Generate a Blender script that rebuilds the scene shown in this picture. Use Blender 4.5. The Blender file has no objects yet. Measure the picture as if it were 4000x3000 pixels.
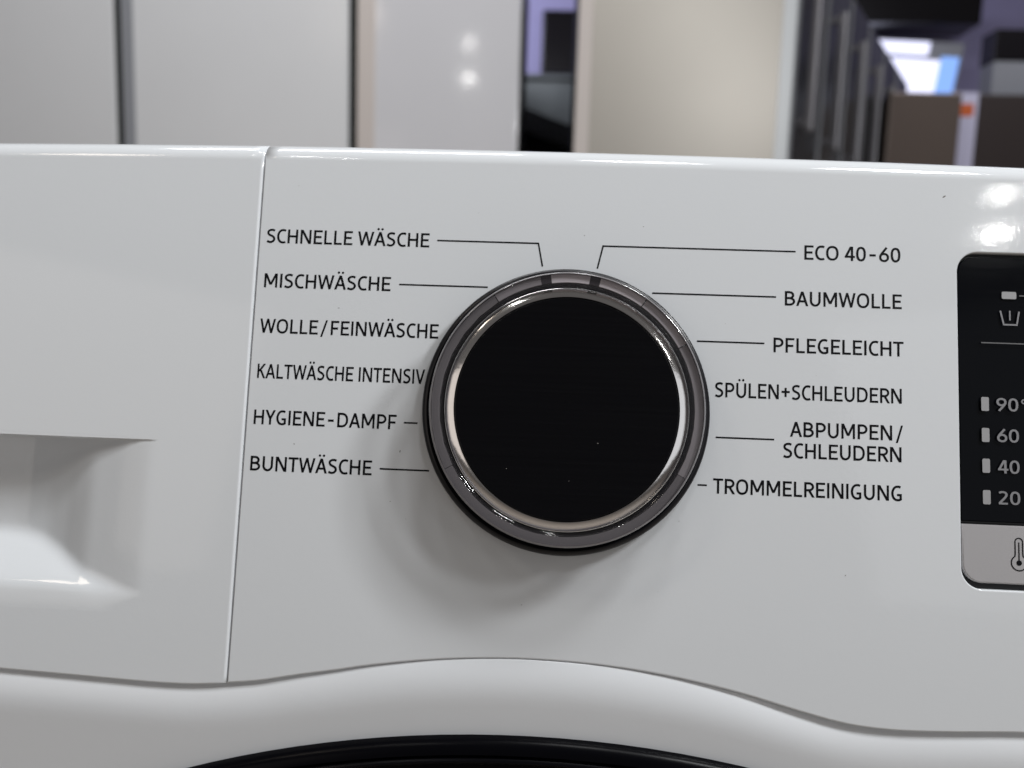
import bpy, bmesh, math, random
from mathutils import Matrix, Vector
from mathutils.geometry import delaunay_2d_cdt

random.seed(7)
scene = bpy.context.scene
C = scene.collection
MM = 0.001

# ------------------------------------------------------------------ frames
LEAN = math.radians(12.1)          # the fascia leans back
KNOB_Z = 0.79                      # height of the knob axis above the floor
ORIGIN = Vector((0, 0, KNOB_Z))
U = Vector((1, 0, 0))
V = Vector((0, math.sin(LEAN), math.cos(LEAN)))
N = Vector((0, -math.cos(LEAN), math.sin(LEAN)))
PANEL = Matrix(((U.x, V.x, N.x, ORIGIN.x), (U.y, V.y, N.y, ORIGIN.y), (U.z, V.z, N.z, ORIGIN.z), (0, 0, 0, 1)))

# ------------------------------------------------------------------ camera
cam_data = bpy.data.cameras.new('camera')
cam = bpy.data.objects.new('camera', cam_data)
C.objects.link(cam)
right = Vector((0.99857, 0.04322, 0.03145)).normalized()
fwd = Vector((-0.03916, 0.99202, -0.11982))
fwd = (fwd - right * fwd.dot(right)).normalized()
upv = right.cross(fwd)
cpos = ORIGIN + Vector((-5.637, -154.94, 24.549)) * MM
cam.matrix_world = Matrix(((right.x, upv.x, -fwd.x, cpos.x), (right.y, upv.y, -fwd.y, cpos.y), (right.z, upv.z, -fwd.z, cpos.z), (0, 0, 0, 1)))
cam_data.sensor_width = 36
cam_data.lens = 26.0
cam_data.clip_start = 0.01
cam_data.clip_end = 100
cam_data.dof.use_dof = True
cam_data.dof.focus_distance = 0.150
cam_data.dof.aperture_fstop = 13
scene.camera = cam

# ------------------------------------------------------------------ world, lamps of the shop and added chrome fill lamps
world = bpy.data.worlds.new('World')
scene.world = world
world.use_nodes = True
bg = world.node_tree.nodes['Background']
bg.inputs[0].default_value = (1.0, 0.955, 0.94, 1)
bg.inputs[1].default_value = 0.07


def area_lamp(name, loc, target, size, power, color, sy=None, shape='RECTANGLE'):
    d = bpy.data.lights.new(name, 'AREA')
    d.shape = shape
    d.size = size
    d.size_y = sy or size
    d.energy = power
    d.color = color
    o = bpy.data.objects.new(name, d)
    C.objects.link(o)
    o.location = loc
    o.rotation_euler = (Vector(target) - Vector(loc)).to_track_quat('-Z', 'Y').to_euler()
    return o


T0 = (0, 0, 0.79)
area_lamp('ceiling_lamp', (1.157, -0.455, 1.934), T0, 0.24, 14.5, (0.98, 0.99, 1.0))
area_lamp('ceiling_lamp', (0.85, -0.42, 2.53), T0, 0.28, 11.0, (0.97, 0.99, 1.0))
area_lamp('ceiling_lamp', (0.28, -0.48, 2.96), T0, 0.30, 6.5, (0.99, 0.99, 1.0))
area_lamp('ceiling_lamp', (-1.35, -1.10, 2.6), T0, 0.30, 2, (1.0, 0.88, 0.74))
area_lamp('chrome_fill_lamp', (-2.2, -2.8, 1.45), T0, 1.8, 5, (1.0, 0.91, 0.84))  # added warm fill, gives the chrome ring's left side something bright to reflect
area_lamp('chrome_fill_lamp', (2.2, -2.8, 1.45), T0, 1.8, 5, (0.93, 0.96, 1.0))  # added cool fill for the chrome ring's right side
area_lamp('ceiling_lamp', (-0.65, 0.65, 3.0), (-0.65, 1.6, 1.0), 1.1, 19, (0.98, 0.98, 1.0), 0.5)
area_lamp('ceiling_lamp', (2.2, 2.2, 3.0), (2.0, 3.4, 1.4), 0.6, 14, (0.92, 0.92, 1.0))
area_lamp('ceiling_lamp', (-1.2, 3.6, 3.1), (-0.2, 5.2, 2.2), 0.6, 30, (0.80, 0.82, 1.0))
# small downlights, seen as glints in the glossy fronts
for loc, s, p in (((1.892, -2.387, 2.831), 0.035, 0.6), ((1.892, -2.52, 2.65), 0.05, 1.1),
                  ((-0.56, -1.05, 2.45), 0.045, 0.32), ((-0.52, -0.65, 2.12), 0.06, 0.45)):
    area_lamp('downlight', loc, T0, s, p, (1.0, 0.99, 0.96), shape='DISK')

scene.view_settings.view_transform = 'Standard'
scene.view_settings.look = 'None'
scene.view_settings.exposure = 0.22
scene.view_settings.gamma = 1.0
scene.cycles.use_denoising = True
scene.cycles.max_bounces = 10
scene.cycles.caustics_refractive = False
scene.cycles.caustics_reflective = False


# ------------------------------------------------------------------ materials
def mat(name, color, rough=0.4, metal=0.0, spec=0.5, coat=0.0, trans=0.0, ior=1.5, emis=None, bump=None, mottle=0.0, streak=None):
    m = bpy.data.materials.new(name)
    m.use_nodes = True
    nt = m.node_tree
    b = nt.nodes['Principled BSDF']
    b.inputs['Base Color'].default_value = (*color, 1)
    b.inputs['Roughness'].default_value = rough
    b.inputs['Metallic'].default_value = metal
    b.inputs['Specular IOR Level'].default_value = spec
    b.inputs['Coat Weight'].default_value = coat
    b.inputs['Coat Roughness'].default_value = 0.05
    b.inputs['Transmission Weight'].default_value = trans
    b.inputs['IOR'].default_value = ior
    if emis:
        b.inputs['Emission Color'].default_value = (*emis[0], 1)
        b.inputs['Emission Strength'].default_value = emis[1]
    tc = nt.nodes.new('ShaderNodeTexCoord')
    if bump or streak:
        mp = nt.nodes.new('ShaderNodeMapping')
        nz = nt.nodes.new('ShaderNodeTexNoise')
        sc, st = bump or (1.0, 0.0)
        if streak:
            mp.inputs['Scale'].default_value = streak[0]
            sc, st = 1.0, streak[1]
        nz.inputs['Scale'].default_value = sc
        nz.inputs['Detail'].default_value = 3
        bp = nt.nodes.new('ShaderNodeBump')
        bp.inputs['Strength'].default_value = st
        bp.inputs['Distance'].default_value = 0.0002
        nt.links.new(tc.outputs['Object'], mp.inputs['Vector'])
        nt.links.new(mp.outputs['Vector'], nz.inputs['Vector'])
        nt.links.new(nz.outputs['Fac'], bp.inputs['Height'])
        nt.links.new(bp.outputs['Normal'], b.inputs['Normal'])
        if streak:
            mr = nt.nodes.new('ShaderNodeMapRange')
            mr.inputs['To Min'].default_value = max(0.02, rough - 0.06)
            mr.inputs['To Max'].default_value = rough + 0.10
            nt.links.new(nz.outputs['Fac'], mr.inputs['Value'])
            nt.links.new(mr.outputs['Result'], b.inputs['Roughness'])
    if mottle:
        n2 = nt.nodes.new('ShaderNodeTexNoise')
        n2.inputs['Scale'].default_value = 9 if mottle > 0 else 60
        n2.inputs['Detail'].default_value = 4
        mx = nt.nodes.new('ShaderNodeMixRGB')
        mx.inputs['Color1'].default_value = (*[c * (1 - abs(mottle)) for c in color], 1)
        mx.inputs['Color2'].default_value = (*[min(1, c * (1 + abs(mottle))) for c in color], 1)
        nt.links.new(tc.outputs['Object'], n2.inputs['Vector'])
        nt.links.new(n2.outputs['Fac'], mx.inputs['Fac'])
        nt.links.new(mx.outputs['Color'], b.inputs['Base Color'])
    return m


M_WHITE = mat('white_plastic', (0.745, 0.77, 0.795), 0.07, spec=0.5, bump=(900, 0.05), mottle=0.015)
M_BODY = mat('white_enamel', (0.73, 0.75, 0.775), 0.22, bump=(500, 0.06), mottle=0.015)
M_INK = mat('black_ink', (0.003, 0.0035, 0.005), 0.6, spec=0.12)
M_BLACK = mat('black_plastic', (0.006, 0.006, 0.008), 0.28, spec=0.4)
M_SMOKE = mat('smoked_clear_plastic', (0.09, 0.085, 0.093), 0.05, coat=1.0, ior=1.6, bump=(350, 0.06))
M_SMOKE.node_tree.nodes['Principled BSDF'].inputs['Alpha'].default_value = 0.15
M_CHROME = mat('chrome', (0.97, 0.945, 0.93), 0.12, metal=1.0, bump=(260, 0.16))
M_FACE = mat('black_gloss_face', (0.003, 0.003, 0.004), 0.22, spec=0.22, streak=((30, 1300, 30), 0.4))
M_EDGE_HIGHLIGHT = mat('painted_edge_highlight', (0.20, 0.19, 0.20), 0.12, coat=1.0)
M_GUIDE = mat('light_guide', (0.20, 0.17, 0.19), 0.3)
M_GUIDE2 = mat('light_guide_dark', (0.035, 0.03, 0.036), 0.35)
M_GLASS = mat('display_glass', (0.003, 0.0035, 0.005), 0.12, spec=0.08, streak=((60, 1500, 60), 0.05))
M_GREYPRINT = mat('grey_print', (0.25, 0.25, 0.265), 0.5)
M_DIMPRINT = mat('dim_grey_print', (0.14, 0.14, 0.145), 0.5)
M_LED = mat('indicator_window', (0.36, 0.36, 0.37), 0.4)
M_SILVER = mat('silver_plastic', (0.47, 0.46, 0.47), 0.42, metal=0.15, bump=(2500, 0.05))
M_RUBBER_SHADE = mat('black_rubber_gap_shade', (0.012, 0.014, 0.013), 0.7, spec=.2)  # rubber parts, fridge cabinets, and shade painted into the gaps between fridges
M_DOORRIM = mat('door_rim_black', (0.002, 0.002, 0.003), 0.25, spec=0.08)
M_DUST = mat('dust', (0.16, 0.15, 0.14), 0.9)
M_DUSTL = mat('pale_lint', (0.5, 0.5, 0.5), 0.9)


# ------------------------------------------------------------------ helpers
def link(o, parent=None, M=Matrix.Identity(4), PM=None):
    C.objects.link(o)
    if parent is not None:
        o.parent = parent
        o.matrix_parent_inverse = (PM if PM is not None else parent.matrix_basis).inverted()
    o.matrix_basis = M
    return o


CURVE_R = 800.0     # the fascia is slightly convex from top to bottom


def bend(v):
    k = v[1] * v[1] / (2 * CURVE_R)
    return (v[0] + (v[0] + 5.6) * k / 156.6, v[1] + (v[1] + 8.5) * k / 156.6, v[2] - k)


def mesh_obj(name, verts, faces, m, parent=None, M=PANEL, PM=None, smooth=None, scale=MM, curved=True):
    me = bpy.data.meshes.new(name)
    if M is PANEL and curved:
        verts = [bend(v) for v in verts]
    me.from_pydata([tuple(c * scale for c in v) for v in verts], [], faces)
    me.materials.append(m)
    if smooth is not None:
        vals = [True] * len(me.polygons) if smooth is True else smooth
        me.polygons.foreach_set('use_smooth', vals)
    me.update()
    o = bpy.data.objects.new(name, me)
    return link(o, parent, M, PM)


def tag(o, label, cat, group=None, kind=None):
    if label:
        o['label'] = label
    if cat:
        o['category'] = cat
    if group:
        o['group'] = group
    if kind:
        o['kind'] = kind
    return o


def empty(name, loc):
    o = bpy.data.objects.new(name, None)
    o.empty_display_size = 0.05
    C.objects.link(o)
    o.matrix_basis = Matrix.Translation(loc)
    return o


ZL = [0, .015, .04, .08, .14, .22, .32, .45, .65, .9, 1.2, 1.6, 2.1, 2.7, 3.4, 4.1, 4.7]


def plate(name, outer, radii, holes, depth, m, parent, PM=None, hole_depth=None, z0=0.0):
    """A moulded plate: flat front, rolled edges (a radius for each edge), walls back to depth. holes: (loop clockwise, radius)."""
    verts, faces, sm = [], [], []
    loops_front = []
    jobs = [(outer, radii, depth)] + [(h, [r] * len(h), hole_depth or depth) for h, r in holes]
    for loop, rad, dep in jobs:
        n = len(loop)
        zl = [z for z in ZL if z <= max(rad) + 1e-6] + [dep]
        rings = []
        for z in zl:
            ring = []
            for i in range(n):
                p = Vector(loop[i])
                a = Vector(loop[i - 1])
                b = Vector(loop[(i + 1) % n])
                d0 = (p - a).normalized()
                d1 = (b - p).normalized()
                n0 = Vector((-d0.y, d0.x))
                n1 = Vector((-d1.y, d1.x))

                def ins(r):
                    return r - math.sqrt(max(0, r * r - (r - z) ** 2)) if z < r else 0.0
                r0, r1 = ins(rad[i - 1]), ins(rad[i])
                det = n0.x * n1.y - n0.y * n1.x
                if abs(det) < 0.12:
                    k = (n0 + n1).normalized()
                    off = k * ((r0 + r1) / 2 / max(0.5, k.dot(n0)))
                else:
                    off = Vector(((r0 * n1.y - r1 * n0.y) / det, (n0.x * r1 - n1.x * r0) / det))
                q = p + off
                ring.append(len(verts))
                verts.append((q.x, q.y, z0 - z))
            rings.append(ring)
        for r0, r1 in zip(rings, rings[1:]):
            for i in range(n):
                j = (i + 1) % n
                faces.append((r0[i], r1[i], r1[j], r0[j]))
                sm.append(True)
        loops_front.append(rings[0])
    idx = [i for l in loops_front for i in l]
    co = [Vector(verts[i][:2]) for i in idx]
    edges, k = [], 0
    for l in loops_front:
        edges += [(k + i, k + (i + 1) % len(l)) for i in range(len(l))]
        k += len(l)
    outf = list(range(len(loops_front[0])))
    hole_polys = [[co[j] for j in range(s, e)] for s, e in _spans(loops_front)[1:]]
    nb = len(co)
    op = co[:len(loops_front[0])]
    if depth > 5:
        xs_, ys_ = [p.x for p in op], [p.y for p in op]
        y = min(ys_) + 2
        while y < max(ys_):
            x = min(xs_) + 3
            while x < max(xs_):
                q = Vector((x, y))
                if _inside(q, op) and not any(_inside(q, hp) for hp in hole_polys):
                    co.append(q)
                x += 12
            y += 3.0
    vo, _, fo, ov, _, _ = delaunay_2d_cdt(co, edges, [outf], 1, 1e-5)
    remap = []
    for i, v in enumerate(vo):
        if ov[i] and ov[i][0] < nb:
            remap.append(idx[ov[i][0]])
        else:
            remap.append(len(verts))
            verts.append((v.x, v.y, z0))
    for f in fo:
        c = sum((vo[i] for i in f), Vector((0, 0))) / len(f)
        if any(_inside(c, hp) for hp in hole_polys):
            continue
        faces.append(tuple(remap[i] for i in f))
        sm.append(True)
    o = mesh_obj(name, verts, faces, m, parent, smooth=sm, PM=PM)
    me = o.data
    flat = set(remap)
    nor = [Vector(n.vector) for n in me.vertex_normals]
    for i in flat:
        nor[i] = Vector((0, verts[i][1] / CURVE_R, 1)).normalized()
    me.normals_split_custom_set_from_vertices(nor)
    return o


def _spans(loops):
    out, k = [], 0
    for l in loops:
        out.append((k, k + len(l)))
        k += len(l)
    return out


def _inside(p, poly):
    c = False
    for i in range(len(poly)):
        a, b = poly[i - 1], poly[i]
        if (a.y > p.y) != (b.y > p.y) and p.x < (b.x - a.x) * (p.y - a.y) / (b.y - a.y) + a.x:
            c = not c
    return c


def lathe(name, prof, cx, cy, m, parent, M=PANEL, PM=None, seg=160, closed=False, cap=False, a0=0.0, a1=360.0):
    verts, faces = [], []
    full = abs(a1 - a0) >= 359.9
    ns = seg if full else seg + 1
    n = len(prof)
    for k in range(ns):
        a = math.radians(a0 + (a1 - a0) * k / seg)
        for r, h in prof:
            verts.append((cx + r * math.sin(a), cy + r * math.cos(a), h))
    for k in range(seg):
        j = (k + 1) % ns
        for i in range(n if closed else n - 1):
            i2 = (i + 1) % n
            faces.append((k * n + i, k * n + i2, j * n + i2, j * n + i))
    sm = [True] * len(faces)
    if cap:
        verts.append((cx, cy, prof[-1][1]))
        for k in range(seg):
            j = (k + 1) % ns
            faces.append((k * n + n - 1, len(verts) - 1, j * n + n - 1))
            sm.append(False)
    if closed and not full:
        faces.append(tuple(range(n)))
        faces.append(tuple(range((ns - 1) * n, ns * n))[::-1])
        sm += [False, False]
    o = mesh_obj(name, verts, faces, m, parent, M=M, PM=PM, smooth=sm, curved=False)
    me = o.data
    bm = bmesh.new()
    bm.from_mesh(me)
    bmesh.ops.recalc_face_normals(bm, faces=bm.faces)
    for e in bm.edges:
        if len(e.link_faces) == 2 and e.calc_face_angle(0) > math.radians(38):
            e.smooth = False
    bm.to_mesh(me)
    bm.free()
    return o


# ------------------------------------------------------------------ stroke lettering (cap height 1)
SW = 0.148
H2 = SW / 2


def smooth_curve(pts, n=5, closed=False):
    out = []
    P = [Vector(p) for p in pts]
    N_ = len(P)
    for i in range(N_ if closed else N_ - 1):
        p1, p2 = P[i], P[(i + 1) % N_]
        p0 = P[i - 1] if (i > 0 or closed) else p1 * 2 - p2
        p3 = P[(i + 2) % N_] if (i + 2 < N_ or closed) else p2 * 2 - p1
        for k in range(n):
            t = k / n
            out.append(0.5 * ((2 * p1) + (p2 - p0) * t + (2 * p0 - 5 * p1 + 4 * p2 - p3) * t * t + (3 * p1 - p0 - 3 * p2 + p3) * t ** 3))
    if not closed:
        out.append(P[-1])
    return out


def strip_quads(pts, w=SW, closed=False):
    n = len(pts)
    L, R = [], []
    for i in range(n):
        a = pts[i - 1] if (i > 0 or closed) else pts[i]
        b = pts[(i + 1) % n] if (i + 1 < n or closed) else pts[i]
        d = (b - a).normalized()
        nn = Vector((-d.y, d.x)) * w / 2
        L.append(pts[i] + nn)
        R.append(pts[i] - nn)
    q = []
    for i in range(n if closed else n - 1):
        j = (i + 1) % n
        q.append([R[i], R[j], L[j], L[i]])
    return q


def superell(cx, cy, a, b, e=2.35, n=44, t0=0, t1=360):
    out = []
    full = abs(t1 - t0) >= 360
    for k in range(n + (0 if full else 1)):
        t = math.radians(t0 + (t1 - t0) * k / n)
        c, s = math.cos(t), math.sin(t)
        out.append(Vector((cx + a * math.copysign(abs(c) ** (2 / e), c), cy + b * math.copysign(abs(s) ** (2 / e), s))))
    return out


def rect(x0, y0, x1, y1):
    return [Vector((x0, y0)), Vector((x1, y0)), Vector((x1, y1)), Vector((x0, y1))]


def diag(x0, y0, x1, y1, w=SW):
    """A slanted stroke cut level at both ends; x given for the stroke's centre line."""
    L = math.hypot(x1 - x0, y1 - y0)
    hw = w / 2 * L / abs(y1 - y0)
    p = [Vector((x0 - hw, y0)), Vector((x0 + hw, y0)), Vector((x1 + hw, y1)), Vector((x1 - hw, y1))]
    return p


def dot(x, y, r, n=14):
    return [Vector((x + r * math.cos(2 * math.pi * k / n), y + r * math.sin(2 * math.pi * k / n))) for k in range(n)]


def glyph(ch):
    """returns (advance width, left bearing, right bearing, polygons)"""
    w = SW
    st, rd, dg = .088, .062, .012
    q = []
    if ch == 'I':
        return w, st, st, [rect(0, 0, w, 1)]
    if ch == 'H':
        W = .70
        return W, st, st, [rect(0, 0, w, 1), rect(W - w, 0, W, 1), rect(w * .5, .5 - H2 + .01, W - w * .5, .5 + H2 + .01)]
    if ch in 'EFL':
        W = {'E': .585, 'F': .56, 'L': .54}[ch]
        q = [rect(0, 0, w, 1)]
        if ch in 'EL':
            q.append(rect(w * .5, 0, W, w * .95))
        if ch in 'EF':
            q.append(rect(w * .5, 1 - w * .95, W, 1))
            q.append(rect(w * .5, .5 - H2 + (.01 if ch == 'E' else -.03), W - .065, .5 + H2 + (.01 if ch == 'E' else -.03)))
        return W, st, .045, q
    if ch == 'T':
        W = .66
        return W, .02, .02, [rect(0, 1 - w * .95, W, 1), rect(W / 2 - H2, 0, W / 2 + H2, 1 - w * .5)]
    if ch == 'N':
        W = .74
        return W, st, st, [rect(0, 0, w * .96, 1), rect(W - w * .96, 0, W, 1), diag(w * .62, 1, W - w * .62, 0, w * 1.02)]
    if ch == 'M':
        W = .88
        return W, st, st, [rect(0, 0, w * .94, 1), rect(W - w * .94, 0, W, 1), diag(w * .6, 1, W / 2, .2, w * .98), diag(W - w * .6, 1, W / 2, .2, w * .98)]
    if ch == 'W':
        W = 1.10
        return W, dg, dg, [diag(.075, 1, .295, 0, w * .96), diag(.295, 0, W / 2, 1, w * .9), diag(W / 2, 1, W - .295, 0, w * .9), diag(W - .295, 0, W - .075, 1, w * .96)]
    if ch == 'V':
        W = .74
        return W, dg, dg, [diag(.075, 1, W / 2, 0), diag(W - .075, 1, W / 2, 0)]
    if ch in 'A\u00c4':
        W = .78
        q = [diag(.075, 0, W / 2, 1), diag(W - .075, 0, W / 2, 1), rect(.2, .25, W - .2, .25 + w * .95)]
        if ch == '\u00c4':
            q += [dot(W / 2 - .135, 1.20, .082), dot(W / 2 + .135, 1.20, .082)]
        return W, dg, dg, q
    if ch == 'Y':
        W = .70
        return W, dg, dg, [diag(.075, 1, W / 2, .40), diag(W - .075, 1, W / 2, .40), rect(W / 2 - H2, 0, W / 2 + H2, .46)]
    if ch == 'K':
        W = .66
        return W, st, .0, [rect(0, 0, w, 1), diag(.14, .47, W - .10, 1), diag(.27, .56, W - .085, 0)]
    if ch == 'O':
        W = .80
        return W, rd, rd, strip_quads(superell(W / 2, .5, W / 2 - H2, .5 - H2 + .012, 2.3), w, True)
    if ch == '0':
        W = .62
        return W, .06, .06, strip_quads(superell(W / 2, .5, W / 2 - H2, .5 - H2 + .008, 2.4), w, True)
    if ch == 'C':
        p = [(.585, .90), (.49, .935), (.39, .94), (.27, .915), (.165, .82), (.095, .67), (.072, .5), (.095, .33), (.165, .18), (.27, .085), (.39, .06), (.49, .065), (.585, .10)]
        return .62, rd, .02, strip_quads(smooth_curve(p, 4))
    if ch == 'G':
        p = [(.60, .895), (.50, .935), (.41, .94), (.285, .915), (.175, .82), (.1, .67), (.072, .5), (.095, .33), (.165, .18), (.28, .085), (.41, .06), (.51, .07), (.605, .11)]
        return .68, rd, st * .9, strip_quads(smooth_curve(p, 4)) + [rect(.68 - w, .062, .68, .47), rect(.37, .47 - w * .95, .68 - w * .5, .47)]
    if ch == 'S':
        p = [(.535, .885), (.43, .93), (.315, .938), (.19, .905), (.105, .825), (.09, .72), (.14, .62), (.24, .555), (.35, .505), (.455, .435), (.515, .335), (.505, .215), (.43, .115), (.32, .064), (.20, .064), (.035, .125)]
        return .60, .05, .05, strip_quads(smooth_curve(p, 4))
    if ch in 'U\u00dc':
        W = .70
        a = W / 2 - H2
        p = [Vector((H2, 1)), Vector((H2, .7))] + [Vector((W / 2 - a * math.cos(t), .38 - .32 * math.sin(t))) for t in [math.pi * k / 20 for k in range(21)]] + [Vector((W - H2, .7)), Vector((W - H2, 1))]
        q = strip_quads(p)
        if ch == '\u00dc':
            q += [dot(W / 2 - .135, 1.20, .082), dot(W / 2 + .135, 1.20, .082)]
        return W, st, st, q
    if ch == 'D':
        W = .74
        arc = [Vector((.27 + (W - H2 - .27) * abs(math.cos(t)) ** .82, .5 + (.5 - H2) * math.copysign(abs(math.sin(t)) ** .9, math.sin(t)))) for t in [math.pi / 2 - math.pi * k / 24 for k in range(25)]]
        p = [Vector((w * .5, 1 - H2))] + arc + [Vector((w * .5, H2))]
        return W, st, rd, [rect(0, 0, w, 1)] + strip_quads(p)

    def bowl(y0, y1, x1, xs=.30):
        cy, b = (y0 + y1) / 2, (y1 - y0) / 2
        return [Vector((w * .5, y1))] + [Vector((xs + (x1 - xs) * math.cos(t), cy + b * math.sin(t))) for t in [math.pi / 2 - math.pi * k / 18 for k in range(19)]] + [Vector((w * .5, y0))]
    if ch in 'PR':
        W = .64 if ch == 'P' else .67
        q = [rect(0, 0, w, 1)] + strip_quads(bowl(.43 if ch == 'P' else .47, 1 - H2, .64 - H2))
        if ch == 'R':
            q.append(diag(.31, .47, W - .075, 0))
        return W, st, .045 if ch == 'P' else .01, q
    if ch == 'B':
        W = .67
        return W, st, .055, [rect(0, 0, w, 1)] + strip_quads(bowl(.52, 1 - H2, .61 - H2)) + strip_quads(bowl(H2, .52, W - H2))
    if ch == '/':
        return .44, .16, .17, [diag(.05, -.15, .39, 1.02, w * .85)]
    if ch == '+':
        return .58, .10, .10, [rect(0, .44, .58, .44 + w * .95), rect(.29 - H2, .17, .29 + H2, .79)]
    if ch == '-':
        return .40, .17, .17, [rect(0, .36, .40, .36 + w)]
    if ch == '4':
        return .66, .02, .02, [diag(.075, .27, .42, 1), rect(.02, .22, .66, .22 + w * .95), rect(.40, 0, .40 + w, .99)]
    if ch in '69':
        r = .245
        p = [Vector((.47, 1.0)), Vector((.35, .86)), Vector((.22, .68)), Vector((.12, .52))]
        q = strip_quads(superell(.31, .31, r, .245, 2.1), w, True) + strip_quads(smooth_curve([(.475, .995), (.33, .80), (.17, .58), (.085, .42), (.068, .33)], 5))
        if ch == '9':
            q = [[Vector((.62 - v.x, 1 - v.y)) for v in poly] for poly in q]
        return .62, .05, .05, q
    if ch == '2':
        p = [(.05, .86), (.15, .925), (.27, .938), (.41, .90), (.49, .79), (.48, .66), (.40, .52), (.28, .36), (.16, .21), (.07, .09)]
        return .60, .05, .05, strip_quads(smooth_curve(p, 4)) + [rect(.02, 0, .57, w * .95)]
    if ch == '\u00b0':
        return .26, .03, .03, strip_quads(superell(.13, .87, .09, .09, 2, 18), w * .7, True)
    return .30, 0, 0, []


def union(polys, eps=1e-6):
    co, fs = [], []
    for p in polys:
        ar = sum(p[i - 1].x * p[i].y - p[i].x * p[i - 1].y for i in range(len(p)))
        pp = p if ar > 0 else p[::-1]
        fs.append(list(range(len(co), len(co) + len(pp))))
        co += pp
    vo, _, fo, _, _, of = delaunay_2d_cdt(co, [], fs, 0, eps)
    return vo, [f for f, o in zip(fo, of) if o]


def lettering(name, text, x0, x1, base, cap, m, parent, h=0.03, word_gap=.30):
    polys, x, prev_rb = [], 0.0, None
    for ch in text:
        if ch == ' ':
            x += word_gap
            continue
        W, lb, rb, q = glyph(ch)
        if prev_rb is not None:
            x += lb + prev_rb
        polys += [[Vector((v.x + x, v.y)) for v in p] for p in q]
        x += W
        prev_rb = rb
    sx = (x1 - x0) / x
    polys = [[Vector((x0 + v.x * sx, base + v.y * cap)) for v in p] for p in polys]
    vo, fo = union(polys, 1e-5)
    o = mesh_obj(name, [(v.x, v.y, h) for v in vo], fo, m, parent, PM=PANEL)
    return o


def line_print(name, pts, w, m, parent, h=0.03):
    P = [Vector(p) for p in pts]
    q = []
    n = len(P)
    L, R = [], []
    for i in range(n):
        d0 = (P[i] - P[i - 1]).normalized() if i else (P[1] - P[0]).normalized()
        d1 = (P[i + 1] - P[i]).normalized() if i < n - 1 else d0
        k = (Vector((-d0.y, d0.x)) + Vector((-d1.y, d1.x)))
        k.normalize()
        k *= w / 2 / max(.3, k.dot(Vector((-d0.y, d0.x))))
        L.append(P[i] + k)
        R.append(P[i] - k)
    verts = [(v.x, v.y, h) for v in L + R]
    faces = [(n + i, n + i + 1, i + 1, i) for i in range(n - 1)]
    return mesh_obj(name, verts, faces, m, parent, PM=PANEL)


def poly_print(name, polys, m, parent, h=0.03):
    vo, fo = union(polys, 1e-5)
    return mesh_obj(name, [(v.x, v.y, h) for v in vo], fo, m, parent, PM=PANEL)


def rounded_rect(x0, y0, x1, y1, r, n=8, cw=False):
    pts = []
    for cx, cy, a0 in ((x1 - r, y1 - r, 0), (x0 + r, y1 - r, 90), (x0 + r, y0 + r, 180), (x1 - r, y0 + r, 270)):
        for k in range(n + 1):
            a = math.radians(a0 + 90 * k / n)
            pts.append((cx + r * math.cos(a), cy + r * math.sin(a)))
    return pts[::-1] if cw else pts


def interp(xs, ys, x):
    if x <= xs[0]:
        return ys[0]
    if x >= xs[-1]:
        return ys[-1]
    for i in range(len(xs) - 1):
        if xs[i] <= x <= xs[i + 1]:
            h = xs[i + 1] - xs[i]

            def slope(k):
                if k == 0 or k == len(xs) - 1:
                    a, b = (0, 1) if k == 0 else (-2, -1)
                    return (ys[b] - ys[a]) / (xs[b] - xs[a])
                return (ys[k + 1] - ys[k - 1]) / (xs[k + 1] - xs[k - 1])
            t = (x - xs[i]) / h
            return ((2 * t ** 3 - 3 * t * t + 1) * ys[i] + (t ** 3 - 2 * t * t + t) * h * slope(i)
                    + (-2 * t ** 3 + 3 * t * t) * ys[i + 1] + (t ** 3 - t * t) * h * slope(i + 1))


# ------------------------------------------------------------------ the setting
def sheet(name, x0, y0, x1, y1, z, m):
    return mesh_obj(name, [(x0, y0, z), (x1, y0, z), (x1, y1, z), (x0, y1, z)], [(0, 1, 2, 3)], m, M=Matrix.Identity(4), scale=1)


M_FLOOR = mat('shop_floor', (0.46, 0.41, 0.36), 0.3, mottle=0.12)
M_WALL = mat('lilac_wall', (0.36, 0.34, 0.56), 0.7, mottle=0.05)
tag(sheet('floor', -5, -5, 6, 7, 0, M_FLOOR), 'grey beige shop floor under the appliances', None, kind='structure')
wall = mesh_obj('wall_back', [(-5, 5.2, 0), (6, 5.2, 0), (6, 5.2, 3.4), (-5, 5.2, 3.4), (-5, 5.3, 0), (6, 5.3, 0), (6, 5.3, 3.4), (-5, 5.3, 3.4)],
                [(0, 1, 2, 3), (5, 4, 7, 6), (3, 2, 6, 7), (1, 5, 6, 2), (4, 0, 3, 7)], M_WALL, M=Matrix.Identity(4), scale=1)
tag(wall, 'lilac shop wall far behind the appliances', None, kind='structure')

# ------------------------------------------------------------------ washing machine
XL, XR = -305.0, 295.0
wm = empty('washing_machine', (-0.005, 0.28, 0))
tag(wm, 'white washing machine with black chrome-ringed programme knob, filling the foreground', 'washing machine')
ID = Matrix.Identity(4)


def top_v(u):
    return 57.05 - 8.5e-5 * (u + 16) ** 2 + 1.6


BX = [-330, -250, -200, -150, -117.2, -97.2, -84, -76, -69.6, -67.9, -61.8, -54.1, -46, -38.8, -27.3, -16.8, -5.35, 8.9, 23, 37, 49.1, 58.3, 67.4, 78.3, 93, 130, 320]
BY = [-54.5, -55.2, -56, -57.3, -58.35, -59.05, -59.5, -59.45, -58.95, -58.72, -58.0, -56.5, -55.1, -53.75, -52.15, -51.25, -50.9, -51.4, -52.95, -55.5, -58.5, -60.45, -61.15, -60.95, -60.3, -60, -60]


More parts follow.
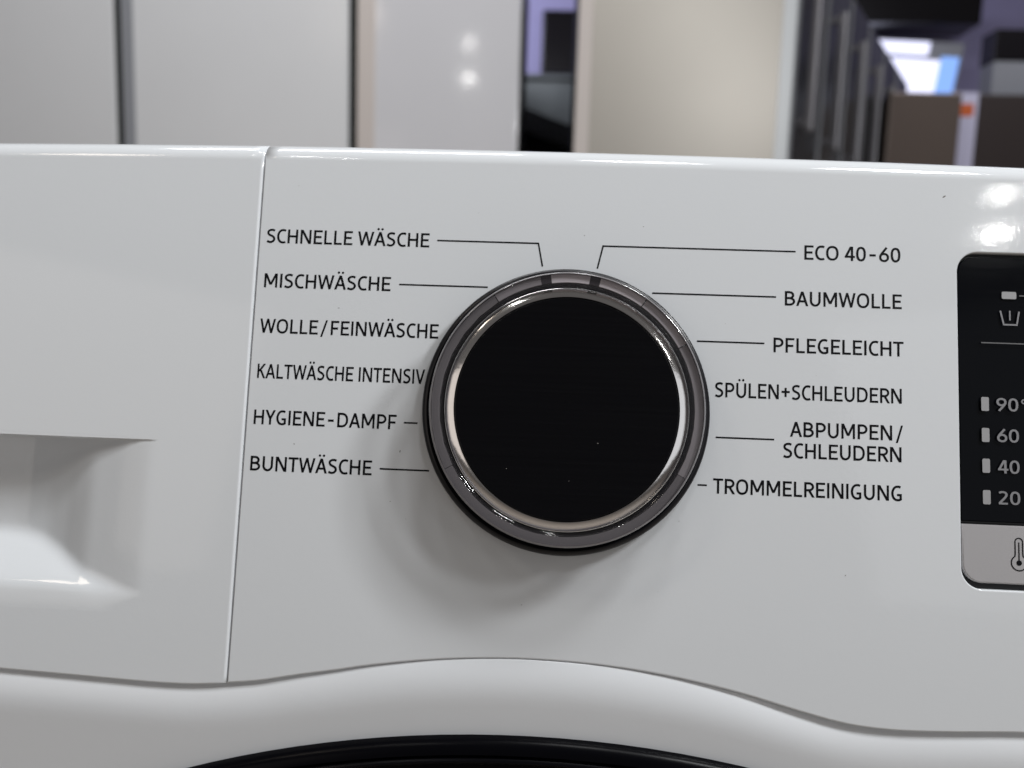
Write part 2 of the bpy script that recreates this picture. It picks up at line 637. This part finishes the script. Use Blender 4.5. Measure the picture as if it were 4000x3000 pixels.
def bot_v(u):
    return interp(BX, BY, u)


def outline(u0, u1, r0, r1, rt, rb, step=3.0):
    """fascia outline from u0 to u1, counter-clockwise, with its edge radii"""
    n = max(8, int((u1 - u0) / step))
    us = [u0 + (u1 - u0) * k / n for k in range(n + 1)]
    pts = [(u, bot_v(u)) for u in us]
    rad = [rb] * n + [r1] * 40
    pts += [(u1, bot_v(u1) + 1.5 + (top_v(u1) - bot_v(u1) - 8.5) * k / 38) for k in range(39)]
    pts += [(u, top_v(u)) for u in us[::-1]]
    rad += [rt] * n + [r0] * 40
    pts += [(u0, top_v(u0) - 7.0 - (top_v(u0) - bot_v(u0) - 8.5) * k / 38) for k in range(39)]
    return pts, rad


DISP = (81.35, -32.6, 176.0, 37.3)
panel_pts, panel_rad = outline(-68.5, XR - 2, .25, 2.0, 4.7, .45)
disp_hole = rounded_rect(*DISP, 4.2, 10, cw=True)
panel = plate('control_panel', panel_pts, panel_rad, [(disp_hole, .35)], 9.0, M_WHITE, wm, hole_depth=2.2)

LAB = [('SCHNELLE W\u00c4SCHE', -66.9, -31.0, 34.95), ('MISCHW\u00c4SCHE', -66.75, -38.95, 25.02), ('WOLLE/FEINW\u00c4SCHE', -67.0, -28.05, 15.0),
       ('KALTW\u00c4SCHE INTENSIV', -66.85, -30.5, 5.12), ('HYGIENE-DAMPF', -66.9, -36.1, -4.8), ('BUNTW\u00c4SCHE', -66.95, -40.8, -14.7),
       ('ECO 40-60', 49.45, 69.55, 34.7), ('BAUMWOLLE', 45.4, 69.75, 24.65), ('PFLEGELEICHT', 43.1, 70.05, 14.57),
       ('SP\u00dcLEN+SCHLEUDERN', 31.0, 69.6, 4.65), ('ABPUMPEN/', 46.65, 69.75, -3.07), ('SCHLEUDERN', 45.25, 69.45, -7.52), ('TROMMELREINIGUNG', 30.9, 69.45, -15.48)]
for t, a, b, base in LAB:
    lettering('program_label', t, a, b, base, 3.12, M_INK, panel)
LW = 0.34
for pts in ([(-29.3, 36.55), (-7.3, 36.55), (-6.25, 31.5)], [(-37.1, 26.57), (-17.85, 26.57)], [(-34.5, -3.29), (-31.57, -3.29)], [(-39.1, -13.24), (-28.6, -13.24)],
            [(5.55, 31.35), (6.65, 36.37), (47.6, 36.37)], [(17.4, 26.41), (43.55, 26.41)], [(27.05, 16.37), (41.2, 16.37)], [(31.3, -3.83), (43.4, -3.83)], [(27.7, -13.86), (29.6, -13.86)]):
    line_print('leader_line', pts, LW, M_INK, panel)
# dust specks and lint on the fascia
for i, (x, y, s, a) in enumerate(((78.8, 49.3, .42, .6), (2.6, 38.6, .16, 1.0), (15.2, 40.9, .16, .4), (-50, 21.0, .22, .1), (-57.8, -8.7, .2, 2.2), (-35, -9.4, .28, 1.4), (-36.5, -20, .15, .5), (-8, -40, .16, .2),
                                  (58, -31.0, .2, .9), (24, -21.5, .14, 0), (-20.5, 43, .14, .8), (33, 20.3, .13, .3), (-33, -23.5, .15, 2.0), (52, 9.9, .1, .4), (-60.5, 48, .15, .3), (20, -36, .12, .3))):
    ca, sa = math.cos(a), math.sin(a)
    ring = [(x + s * (ca * math.cos(t) - .35 * sa * math.sin(t)), y + s * (sa * math.cos(t) + .35 * ca * math.sin(t))) for t in [k * math.pi / 4 for k in range(8)]]
    vs = [(p[0], p[1], .005) for p in ring] + [(x, y, .08)]
    mesh_obj('dust_speck', vs, [(k, (k + 1) % 8, 8) for k in range(8)], M_DUST if i < 9 else M_DUSTL, panel, PM=PANEL)

# detergent drawer with its grip recess
RB = (-252.0, -45.5, -85.5, -9.0)
dr_pts, dr_rad = outline(XL + 2, -68.74, 2.0, .8, 4.7, .45)
rec_hole = [(RB[0], RB[3])] + [(RB[2], RB[3] + (RB[1] - RB[3]) * k / 18) for k in range(19)] + [(RB[0], RB[1] + (RB[3] - RB[1]) * k / 18) for k in range(18)]
drawer = plate('detergent_drawer', dr_pts, dr_rad, [(rec_hole, 0.0)], 9.0, M_WHITE, wm, hole_depth=.02)


def smin(a, b, k):
    h = max(k - abs(a - b), 0) / k
    return min(a, b) - h * h * k * .25


def recess_depth(u):
    e = min(-88.2 - u, u + 250.0)
    xs = [-5, 0, 2, 6, 11, 14.5, 18, 22, 28, 36, 200]
    ys = [0, 0, .15, .8, 1.8, 2.6, 4.0, 5.8, 7.9, 9.0, 9.4]
    return max(0, interp(xs, ys, e))


def recess_h(u, v):
    vb = -40.6 - 1.9 * max(0, min(1, (u + 112) / 24)) ** 2
    t = .88 * (v - vb)
    fl = (t + math.sqrt(t * t + 1.1)) / 2
    edge = min(1, max(0, (v - RB[1]) / 3.0)) * min(1, max(0, (RB[2] - u) / 1.5))
    d = smin(recess_depth(u), fl, 1.4)
    return -max(0, d) * edge


us = [RB[0] + (RB[2] - RB[0]) * k / 190 for k in range(191)]
vs = [RB[1] + (RB[3] - RB[1]) * (k / 60) for k in range(61)]
gv, gf = [], []
RT = .55
for u in us:
    for v in vs[:-1]:
        gv.append((u, v, recess_h(u, v)))
    d = -recess_h(u, vs[-1] - .3)
    # the top wall: up from the back of the recess and over a rolled edge to the fascia
    prof = [(RB[3] + .0, -d), (RB[3] + .35 * min(1, d / 6), -d * .55), (RB[3] + .3 * min(1, d / 3), -min(d, RT) - .0)]
    for k in range(1, 6):
        a = math.radians(90 * k / 5)
        prof.append((RB[3] + .3 * min(1, d / 3) + RT * min(1, d) * (1 - math.cos(a)) * .6, -min(d, RT) * (1 - math.sin(a)) + .004))
    for v, h in prof:
        gv.append((u, v, h))
m_ = len(vs) - 1 + 8
for i in range(len(us) - 1):
    for j in range(m_ - 1):
        gf.append((i * m_ + j, (i + 1) * m_ + j, (i + 1) * m_ + j + 1, i * m_ + j + 1))
rec = mesh_obj('handle_recess', gv, gf, M_WHITE, drawer, PM=PANEL, smooth=True)

# body front below the fascia, with its rolled upper lip
bu = [XL + (XR - XL) * k / 200 for k in range(201)]
SROW = [0, .25, .6, 1.0, 1.5, 2.1, 2.8, 3.6, 4.5, 5.5, 6.6, 8, 9.5, 11, 13, 16, 24]
YB = -11.5
bv, bf = [], []
for u in bu:
    g = bot_v(u) - .55
    for s in [-2.0] + SROW:
        if s < 0:
            v, drop = g + .5, 10.0
        else:
            v = g - s
            x = min(1, s / 8.5)
            drop = 2.6 * (1 - x) ** 2.0
        hv = (v * math.sin(LEAN) - YB) / math.cos(LEAN) - drop
        p = PANEL @ Vector((u * MM, v * MM, hv * MM))
        bv.append(p)
    for z in (.62, .45, .25, .03):
        bv.append(Vector((u * MM, YB * MM, z)))
mm_ = len(SROW) + 1 + 4
for i in range(len(bu) - 1):
    for j in range(mm_ - 1):
        bf.append((i * mm_ + j + 1, (i + 1) * mm_ + j + 1, (i + 1) * mm_ + j, i * mm_ + j))
body = mesh_obj('front_panel', bv, bf, M_BODY, wm, M=ID, smooth=True, scale=1)


def box_verts(x0, x1, y0, y1, z0, z1):
    v = [(x0, y0, z0), (x1, y0, z0), (x1, y1, z0), (x0, y1, z0), (x0, y0, z1), (x1, y0, z1), (x1, y1, z1), (x0, y1, z1)]
    f = [(3, 2, 1, 0), (4, 5, 6, 7), (0, 1, 5, 4), (1, 2, 6, 5), (2, 3, 7, 6), (3, 0, 4, 7)]
    return v, f


def rbox(name, x0, x1, y0, y1, z0, z1, m, parent=None, bev=0.004, M=ID, PM=None, seg=2):
    bm = bmesh.new()
    v, f = box_verts(x0, x1, y0, y1, z0, z1)
    vv = [bm.verts.new(p) for p in v]
    for q in f:
        bm.faces.new([vv[i] for i in q])
    if bev:
        bmesh.ops.bevel(bm, geom=list(bm.edges), offset=bev, segments=seg, profile=.5, affect='EDGES')
    me = bpy.data.meshes.new(name)
    bm.to_mesh(me)
    bm.free()
    me.materials.append(m)
    o = bpy.data.objects.new(name, me)
    return link(o, parent, M, PM)


rbox('cabinet', XL * MM, XR * MM, 0.020, 0.56, 0.02, 0.836, M_BODY, wm, .004)
rbox('worktop', XL * MM, XR * MM, 0.026, 0.57, 0.8365, 0.8405, M_BODY, wm, .0015)
for fx in (XL + 40, XR - 40):
    for fy in (0.06, 0.5):
        lathe('foot', [(18, 20), (18, 5), (22, 4), (22, 0.2)], fx, fy * 1000, M_RUBBER_SHADE, wm, M=ID, seg=20)

# porthole door (only its upper edge shows)
DOORM = Matrix.Translation((-0.00506, YB * MM, KNOB_Z - 0.30274)) @ Matrix.Rotation(math.radians(90), 4, 'X')
door = lathe('porthole_door', [(236.7, -2.0), (236.7, .6), (236.2, 1.8), (235.2, 2.6), (234.0, 2.9), (233.7, 2.2), (233.4, 2.0), (233.1, 2.7), (232.6, 3.1), (232.0, 2.9), (231.2, 2.0), (228, 2.4), (215, 6.5), (200, 12), (180, 17), (160, 19), (150, 18)], 0, 0, M_DOORRIM, wm, M=DOORM, seg=240)
lathe('door_glass', [(150, 17.5), (130, 14), (100, 6), (60, 2), (5, 1)], 0, 0, M_GLASS, door, M=DOORM, PM=DOORM, seg=120, cap=True)

# programme knob
KX, KY = -0.42, 0.60
knob = lathe('program_knob', [(30.05, -1.6), (30.1, 1.5), (29.95, 2.1), (29.5, 2.5), (29.0, 2.55), (28.8, 2.25), (28.5, 2.15), (28.3, 2.5), (28.1, 3.4), (27.6, 3.6), (24.8, 3.6), (24.66, 3.9), (24.64, 5.9), (24.4, 6.2), (20, 6.2)], KX, KY, M_BLACK, wm, seg=220)
lathe('smoked_ring', [(27.5, 3.9), (27.6, 4.6), (27.36, 9.2), (27.0, 9.96), (26.8, 10.04), (25.45, 10.04), (25.2, 9.85), (25.13, 9.3), (24.98, 9.2), (24.95, 8.4), (24.82, 8.3), (24.8, 7.5), (24.7, 7.4), (24.68, 4.6), (25.0, 3.9)], KX, KY, M_SMOKE, knob, PM=PANEL, seg=220, closed=True)
lathe('ring_edge_highlight', [(27.42, 9.15), (27.44, 9.6), (27.33, 9.9), (27.18, 10.04), (27.06, 10.06), (27.05, 9.98)], KX, KY, M_EDGE_HIGHLIGHT, knob, PM=PANEL, seg=220)  # pale strip that paints the highlight along the smoked ring's rim
lathe('chrome_ring', [(24.6, 6.3), (24.58, 7.9), (24.5, 8.08), (24.38, 8.17), (22.68, 8.62), (22.58, 8.63), (22.52, 8.4)], KX, KY, M_CHROME, knob, PM=PANEL, seg=220)
lathe('face_disc', [(22.54, 8.2), (22.45, 8.46), (22.25, 8.52)], KX, KY, M_FACE, knob, PM=PANEL, seg=220, cap=True)
ang = [-10.8, 10.8, 34.5, 60, 80.5, 98, 117, -34.5, -60, -80.5, -97, -117]
ang_s = [-119, -34.5, -10.8, 10.8, 34.5, 60, 119]
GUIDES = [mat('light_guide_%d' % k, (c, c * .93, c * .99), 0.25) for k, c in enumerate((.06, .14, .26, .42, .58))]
for a in (-10.8, 10.8):
    lathe('indicator_segment', [(25.4, 9.1), (25.4, 9.5), (27.1, 9.5), (27.1, 9.1)], KX, KY, M_GUIDE2, knob, PM=PANEL, seg=4, closed=True, a0=a - 2.2, a1=a + 2.2)
REFLECT_TONE = {-10.8: 4, 10.8: 4, 34.5: 3, 60: 2, -34.5: 2}  # guides paler at top and right: the ring's reflections put into their colour
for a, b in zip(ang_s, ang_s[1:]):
    lathe('light_guide', [(25.4, 9.0), (25.4, 9.45), (27.1, 9.45), (27.1, 9.0)], KX, KY, GUIDES[REFLECT_TONE.get(a, 1)], knob, PM=PANEL, seg=8, closed=True, a0=a + (2.3 if abs(a) < 11 else .25), a1=b - (2.3 if abs(b) < 11 else .25))
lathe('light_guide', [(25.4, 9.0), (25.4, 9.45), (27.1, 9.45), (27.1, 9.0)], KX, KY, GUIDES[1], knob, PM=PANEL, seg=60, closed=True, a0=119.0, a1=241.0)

for x, y, sz in ((6.5, -6.8, .15), (-11.5, -12.5, .11), (1.0, -14.5, .09)):
    vs_ = [(KX + x + sz * math.cos(k * math.pi / 3) * (1 + .4 * (k % 2)), KY + y + sz * .7 * math.sin(k * math.pi / 3), 8.525) for k in range(6)] + [(KX + x, KY + y, 8.58)]
    mesh_obj('dust_speck', vs_, [(k, (k + 1) % 6, 6) for k in range(6)], M_DUST, knob, PM=PANEL, curved=False)

# display with its lower silver button strip
dx0, dy0, dx1, dy1 = DISP
disp = plate('display', rounded_rect(dx0 - .3, dy0 - .3, dx1 + .3, dy1 + .3, 4.4, 10), [.1] * 44, [], .6, M_BLACK, wm, z0=-1.5)
plate('display_glass', [(dx0 + .25, -19.0), (dx1 - .25, -19.0)] + [p for p in rounded_rect(dx0 + .25, -19.0, dx1 - .25, dy1 - .75, 3.6, 10) if p[1] > 0], [.25] * 24, [], .9, M_GLASS, disp, PM=PANEL, z0=-.55)
bar = rounded_rect(dx0 + .35, dy0 + 1.25, dx1 - .35, -19.6, 3.9, 10)
bar = [(dx1 - .35, -19.55), (dx0 + .35, -19.55)] + [p for p in bar if p[1] < -25]
plate('temperature_button', bar, [.35] * len(bar), [], 1.0, M_SILVER, disp, PM=PANEL, z0=-.35)
GH = -.52


def rr(x0, y0, x1, y1, r=.3):
    return [[Vector(p) for p in rounded_rect(x0, y0, x1, y1, r, 5)]]


poly_print('indicator_light', rr(90.7, 27.65, 93.7, 29.2), M_LED, disp, GH)
for a, b in ((3.85, 6.75), (-2.6, .3), (-8.95, -6.05), (-15.4, -12.5)):
    poly_print('indicator_light', rr(86.1, a, 87.65, b), M_LED, disp, GH)
for t, base in (('90', 3.95), ('60', -2.5), ('40', -8.93), ('20', -15.3)):
    lettering('temperature_number', t, 89.2, 93.6, base, 2.7, M_GREYPRINT, disp, GH)
poly_print('degree_sign', strip_quads(superell(94.75, 6.05, .38, .38, 2, 20), .3, True), M_GREYPRINT, disp, GH)
line_print('printed_line', [(94.3, 28.4), (99, 28.4)], .22, M_DIMPRINT, disp, GH)
line_print('printed_line', [(86.3, 18.2), (104, 18.15)], .24, M_DIMPRINT, disp, GH)
poly_print('wash_tub_symbol', strip_quads([Vector((90.35, 25.1)), Vector((90.98, 22.35))], .34) + [rect(90.85, 22.0, 93.85, 22.32)] + strip_quads([Vector((93.72, 22.35)), Vector((94.2, 25.0))], .34) + [rect(92.14, 23.1, 92.44, 25.15)], M_GREYPRINT, disp, GH)
tx = 92.98
therm = strip_quads([Vector((tx - .75, -24.9)), Vector((tx - .75, -22.75))] + [Vector((tx - .75 * math.cos(t), -22.75 + .75 * math.sin(t))) for t in [math.pi * k / 12 for k in range(1, 12)]] + [Vector((tx + .75, -22.75)), Vector((tx + .75, -24.9))], .24)
therm += strip_quads([Vector((tx + 1.55 * math.sin(t), -26.98 + 1.55 * math.cos(t))) for t in [math.radians(30 + 300 * k / 36) for k in range(37)]], .24)
therm += strip_quads([Vector((tx - .75, -24.8)), Vector((tx - .80, -25.65))], .24) + strip_quads([Vector((tx + .75, -24.8)), Vector((tx + .80, -25.65))], .24)
therm += [dot(tx, -26.98, .55, 20), rect(tx - .12, -26.8, tx + .12, -22.85)]
poly_print('thermometer_symbol', therm, M_INK, disp, -.32)

# ------------------------------------------------------------------ appliances behind
M_FRIDGE = mat('white_fridge_enamel', (0.675, 0.685, 0.70), 0.24, mottle=0.02)
M_FRIDGE2 = mat('cool_white_fridge_enamel', (0.62, 0.62, 0.645), 0.09, mottle=0.02)
M_DGREY = mat('grey_trim', (0.26, 0.27, 0.295), 0.4)
M_CREAM = mat('warm_trim', (0.56, 0.51, 0.48), 0.4)
M_CHAMP = mat('champagne_steel', (0.37, 0.345, 0.308), 0.38, metal=0.3, mottle=0.03)
M_PALE = mat('pale_trim', (0.60, 0.63, 0.65), 0.35)
M_ANTH = mat('anthracite_steel', (0.075, 0.078, 0.085), 0.24, metal=0.5)
M_ANTH2 = mat('dark_steel', (0.13, 0.135, 0.145), 0.22, metal=0.6)
M_BAR = mat('steel_bar', (0.20, 0.195, 0.21), 0.35, metal=0.5)
M_BROWN = mat('bronze_steel', (0.15, 0.118, 0.10), 0.35, metal=0.3)
M_DBROWN = mat('dark_bronze', (0.045, 0.035, 0.033), 0.35)
M_CARD = mat('info_card', (0.62, 0.61, 0.78), 0.6)
M_ORANGE = mat('orange_print', (0.62, 0.13, 0.03), 0.5)
M_GREYMETAL = mat('hood_steel', (0.24, 0.27, 0.30), 0.4, metal=0.3)
M_OFF = mat('switched_off_screen', (0.006, 0.005, 0.007), 0.2)


def fridge(name, label, x0, x1, y, h, md, mc, strips=(), group=None, gap_shade=None):
    t = empty(name, ((x0 + x1) / 2, y + .35, 0))
    tag(t, label, 'fridge', group)
    rbox('cabinet', x0 + .004, x1 - .004, y + .064, y + .66, .03, h - .01, mc, t, .004)
    rbox('door', x0, x1, y, y + .055, .08, h, md, t, .007, seg=3)
    rbox('plinth', x0 + .03, x1 - .03, y + .07, y + .6, .001, .03, M_RUBBER_SHADE, t, 0)
    if gap_shade:
        rbox('gap_shade', x1 + .001, gap_shade, y + .004, y + .05, .05, h, M_RUBBER_SHADE, t, 0)  # black filler painting the shade in the gap beside the door
    for nm, a, b, dy, m in strips:
        rbox(nm, a, b, y - dy, y + .02, .10, h - .03, m, t, .002)
    return t


GF = 'tall white fridges standing in a line'
fridge('upright_fridge', 'plain white fridge at the far left, its door ending at the first dark gap', -1.85, -1.226, 1.95, 1.86, M_FRIDGE, M_RUBBER_SHADE, (), GF, -1.2055)
fridge('upright_fridge', 'plain white fridge between two dark vertical gaps, with grey grip strip along its edge', -1.203, -.566, 1.95, 1.86, M_FRIDGE, M_RUBBER_SHADE,
       [('grip_strip', -1.2045, -1.170, .002, M_DGREY)], GF, -.5435)
fridge('upright_fridge', 'slim glossy white fridge with warm beige edge strip and two light glints', -.541, -.094, 1.95, 1.86, M_FRIDGE2, M_RUBBER_SHADE,
       [('edge_strip', -.5425, -.493, .002, M_CREAM)], GF)
fridge('champagne_fridge', 'champagne beige metallic fridge behind the knob, pale trims down both edges', .062, .640, 1.95, 1.90, M_CHAMP, M_RUBBER_SHADE,
       [('edge_strip', .0605, .100, .002, M_CREAM), ('shadow_gap', .1005, .109, -.001, M_DGREY), ('edge_strip', .604, .6415, .002, M_PALE)])

# receding row of dark fridges
RD = Vector((.549, .836, 0)).normalized()
ang_row = math.atan2(RD.y, RD.x)
order = ['first and nearest', 'second', 'third', 'fourth', 'fifth', 'sixth and farthest']
for i in range(6):
    base = Vector((.668, 2.02, 0)) + RD * (.305 * i)
    Mr = Matrix.Translation(base) @ Matrix.Rotation(ang_row, 4, 'Z')
    t = bpy.data.objects.new('dark_fridge', None)
    C.objects.link(t)
    t.matrix_basis = Mr
    tag(t, order[i] + ' anthracite fridge in the receding row beyond the champagne fridge', 'fridge', 'row of anthracite fridges')
    hh = 1.86
    rbox('cabinet', .004, .298, .06, .55, .03, hh - .01, M_RUBBER_SHADE, t, .004, M=Mr)
    rbox('door', 0, .298, 0, .055, .08, hh, (M_ANTH, M_ANTH2)[i % 2], t, .02, M=Mr, seg=4)
    rbox('edge_trim', -.006, .001, -.004, .07, .09, hh - .02, M_DGREY, t, .002, M=Mr)
    rbox('handle', .05, .075, -.045, -.02, .70, 1.18, M_BAR, t, .006, M=Mr)
    rbox('handle', .05, .075, -.045, -.02, 1.30, 1.72, M_BAR, t, .006, M=Mr)
    for hz in (.72, 1.15, 1.32, 1.69):
        rbox('handle_post', .055, .070, -.022, .004, hz, hz + .02, M_BAR, t, .002, M=Mr)

fridge('bronze_cabinet', 'slim bronze brown cooling cabinet between the anthracite row and the dark brown fridge', 1.335, 1.615, 2.95, 1.66, M_BROWN, M_RUBBER_SHADE)
fridge('dark_brown_fridge', 'dark brown fridge at the far right edge carrying a white information card', 1.63, 2.25, 3.1, 1.70, M_DBROWN, M_RUBBER_SHADE)
card = empty('information_card', (1.70, 3.09, 1.2))
tag(card, 'white and orange information card hanging on the dark brown fridge', 'card')
rbox('card', 1.64, 1.752, 3.088, 3.0965, 1.15, 1.70, M_CARD, card, .001)
rbox('orange_print', 1.660, 1.735, 3.0865, 3.0885, 1.605, 1.655, M_ORANGE, card, 0)
cart = empty('appliance_carton', (2.1, 3.4, 1.70))
tag(cart, 'grey carton with black upper half standing on the dark brown fridge', 'carton')
rbox('lower_half', 1.86, 2.24, 3.2, 3.3, 1.7005, 1.86, M_DGREY, cart, .003)
rbox('upper_half', 1.855, 2.245, 3.195, 3.305, 1.862, 1.99, M_OFF, cart, .004)

# wall things far behind
tv = empty('wall_screen', (.05, 5.19, 1.9))
tag(tv, 'switched-off black screen hung on the lilac wall between the fridges', 'screen')
rbox('housing', -.085, .62, 5.13, 5.195, 2.33, 2.74, M_BLACK, tv, .006)
rbox('screen_glass', -.075, .61, 5.124, 5.131, 2.34, 2.73, M_OFF, tv, .002)

hood = empty('extractor_hood', (0.0, 3.3, 1.5))
tag(hood, 'grey steel hood with slanting underside in the gap between white and champagne fridges', 'hood')
pv = [(-.42, 1.68), (.42, 1.69), (.42, 1.37), (.10, 1.505), (-.13, 1.585), (-.42, 1.64)]
v = [(x, 3.0, z) for x, z in pv] + [(x, 3.45, z) for x, z in pv]
n_ = len(pv)
mesh_obj('canopy', v, [tuple(range(n_))[::-1], tuple(range(n_, 2 * n_))] + [(i, (i + 1) % n_, n_ + (i + 1) % n_, n_ + i) for i in range(n_)], M_GREYMETAL, hood, M=ID, scale=1)
rbox('top_rim', -.42, .42, 2.985, 3.46, 1.692, 1.71, M_GREYMETAL, hood, .003)
ov = empty('oven_tower', (0, 3.5, 0))
tag(ov, 'black built-in appliance tower standing below the grey hood', 'appliance')
rbox('housing', -.45, .45, 3.47, 4.0, .001, 1.66, M_OFF, ov, .004)
rbox('control_strip', -.44, .44, 3.462, 3.471, 1.36, 1.40, M_DGREY, ov, .001)

sg = empty('illuminated_sign', (2.1, 4.9, 2.1))
tag(sg, 'brightly lit white sign with blue edge glowing on the far wall', 'sign')
Ms = Matrix.Translation((2.20, 4.90, 2.32)) @ Matrix.Rotation(math.radians(7), 4, 'Y') @ Matrix.Rotation(math.radians(-14), 4, 'Z')
M_LIT = mat('lit_panel', (.8, .8, .8), .5, emis=((.72, .74, 1.0), 1.0))
M_LITB = mat('lit_blue_edge', (.2, .4, .8), .5, emis=((.25, .45, 1.0), .7))
rbox('frame', -.27, .36, 0, .06, -.14, .19, M_DGREY, sg, .004, M=Ms)
rbox('lit_panel', -.26, .24, -.006, .001, -.13, .075, M_LIT, sg, .001, M=Ms)
rbox('blue_edge', .242, .345, -.006, .001, -.13, .10, M_LITB, sg, .001, M=Ms)
rbox('lit_bar', -.26, .16, -.03, .001, .10, .175, M_LIT, sg, .004, M=Ms)
bm_ = rbox('ceiling_beam', 1.2, 2.62, 4.75, 5.0, 2.56, 2.78, M_OFF, None, .005)
tag(bm_, 'dark beam crossing the lilac wall above the lit sign', None, kind='structure')
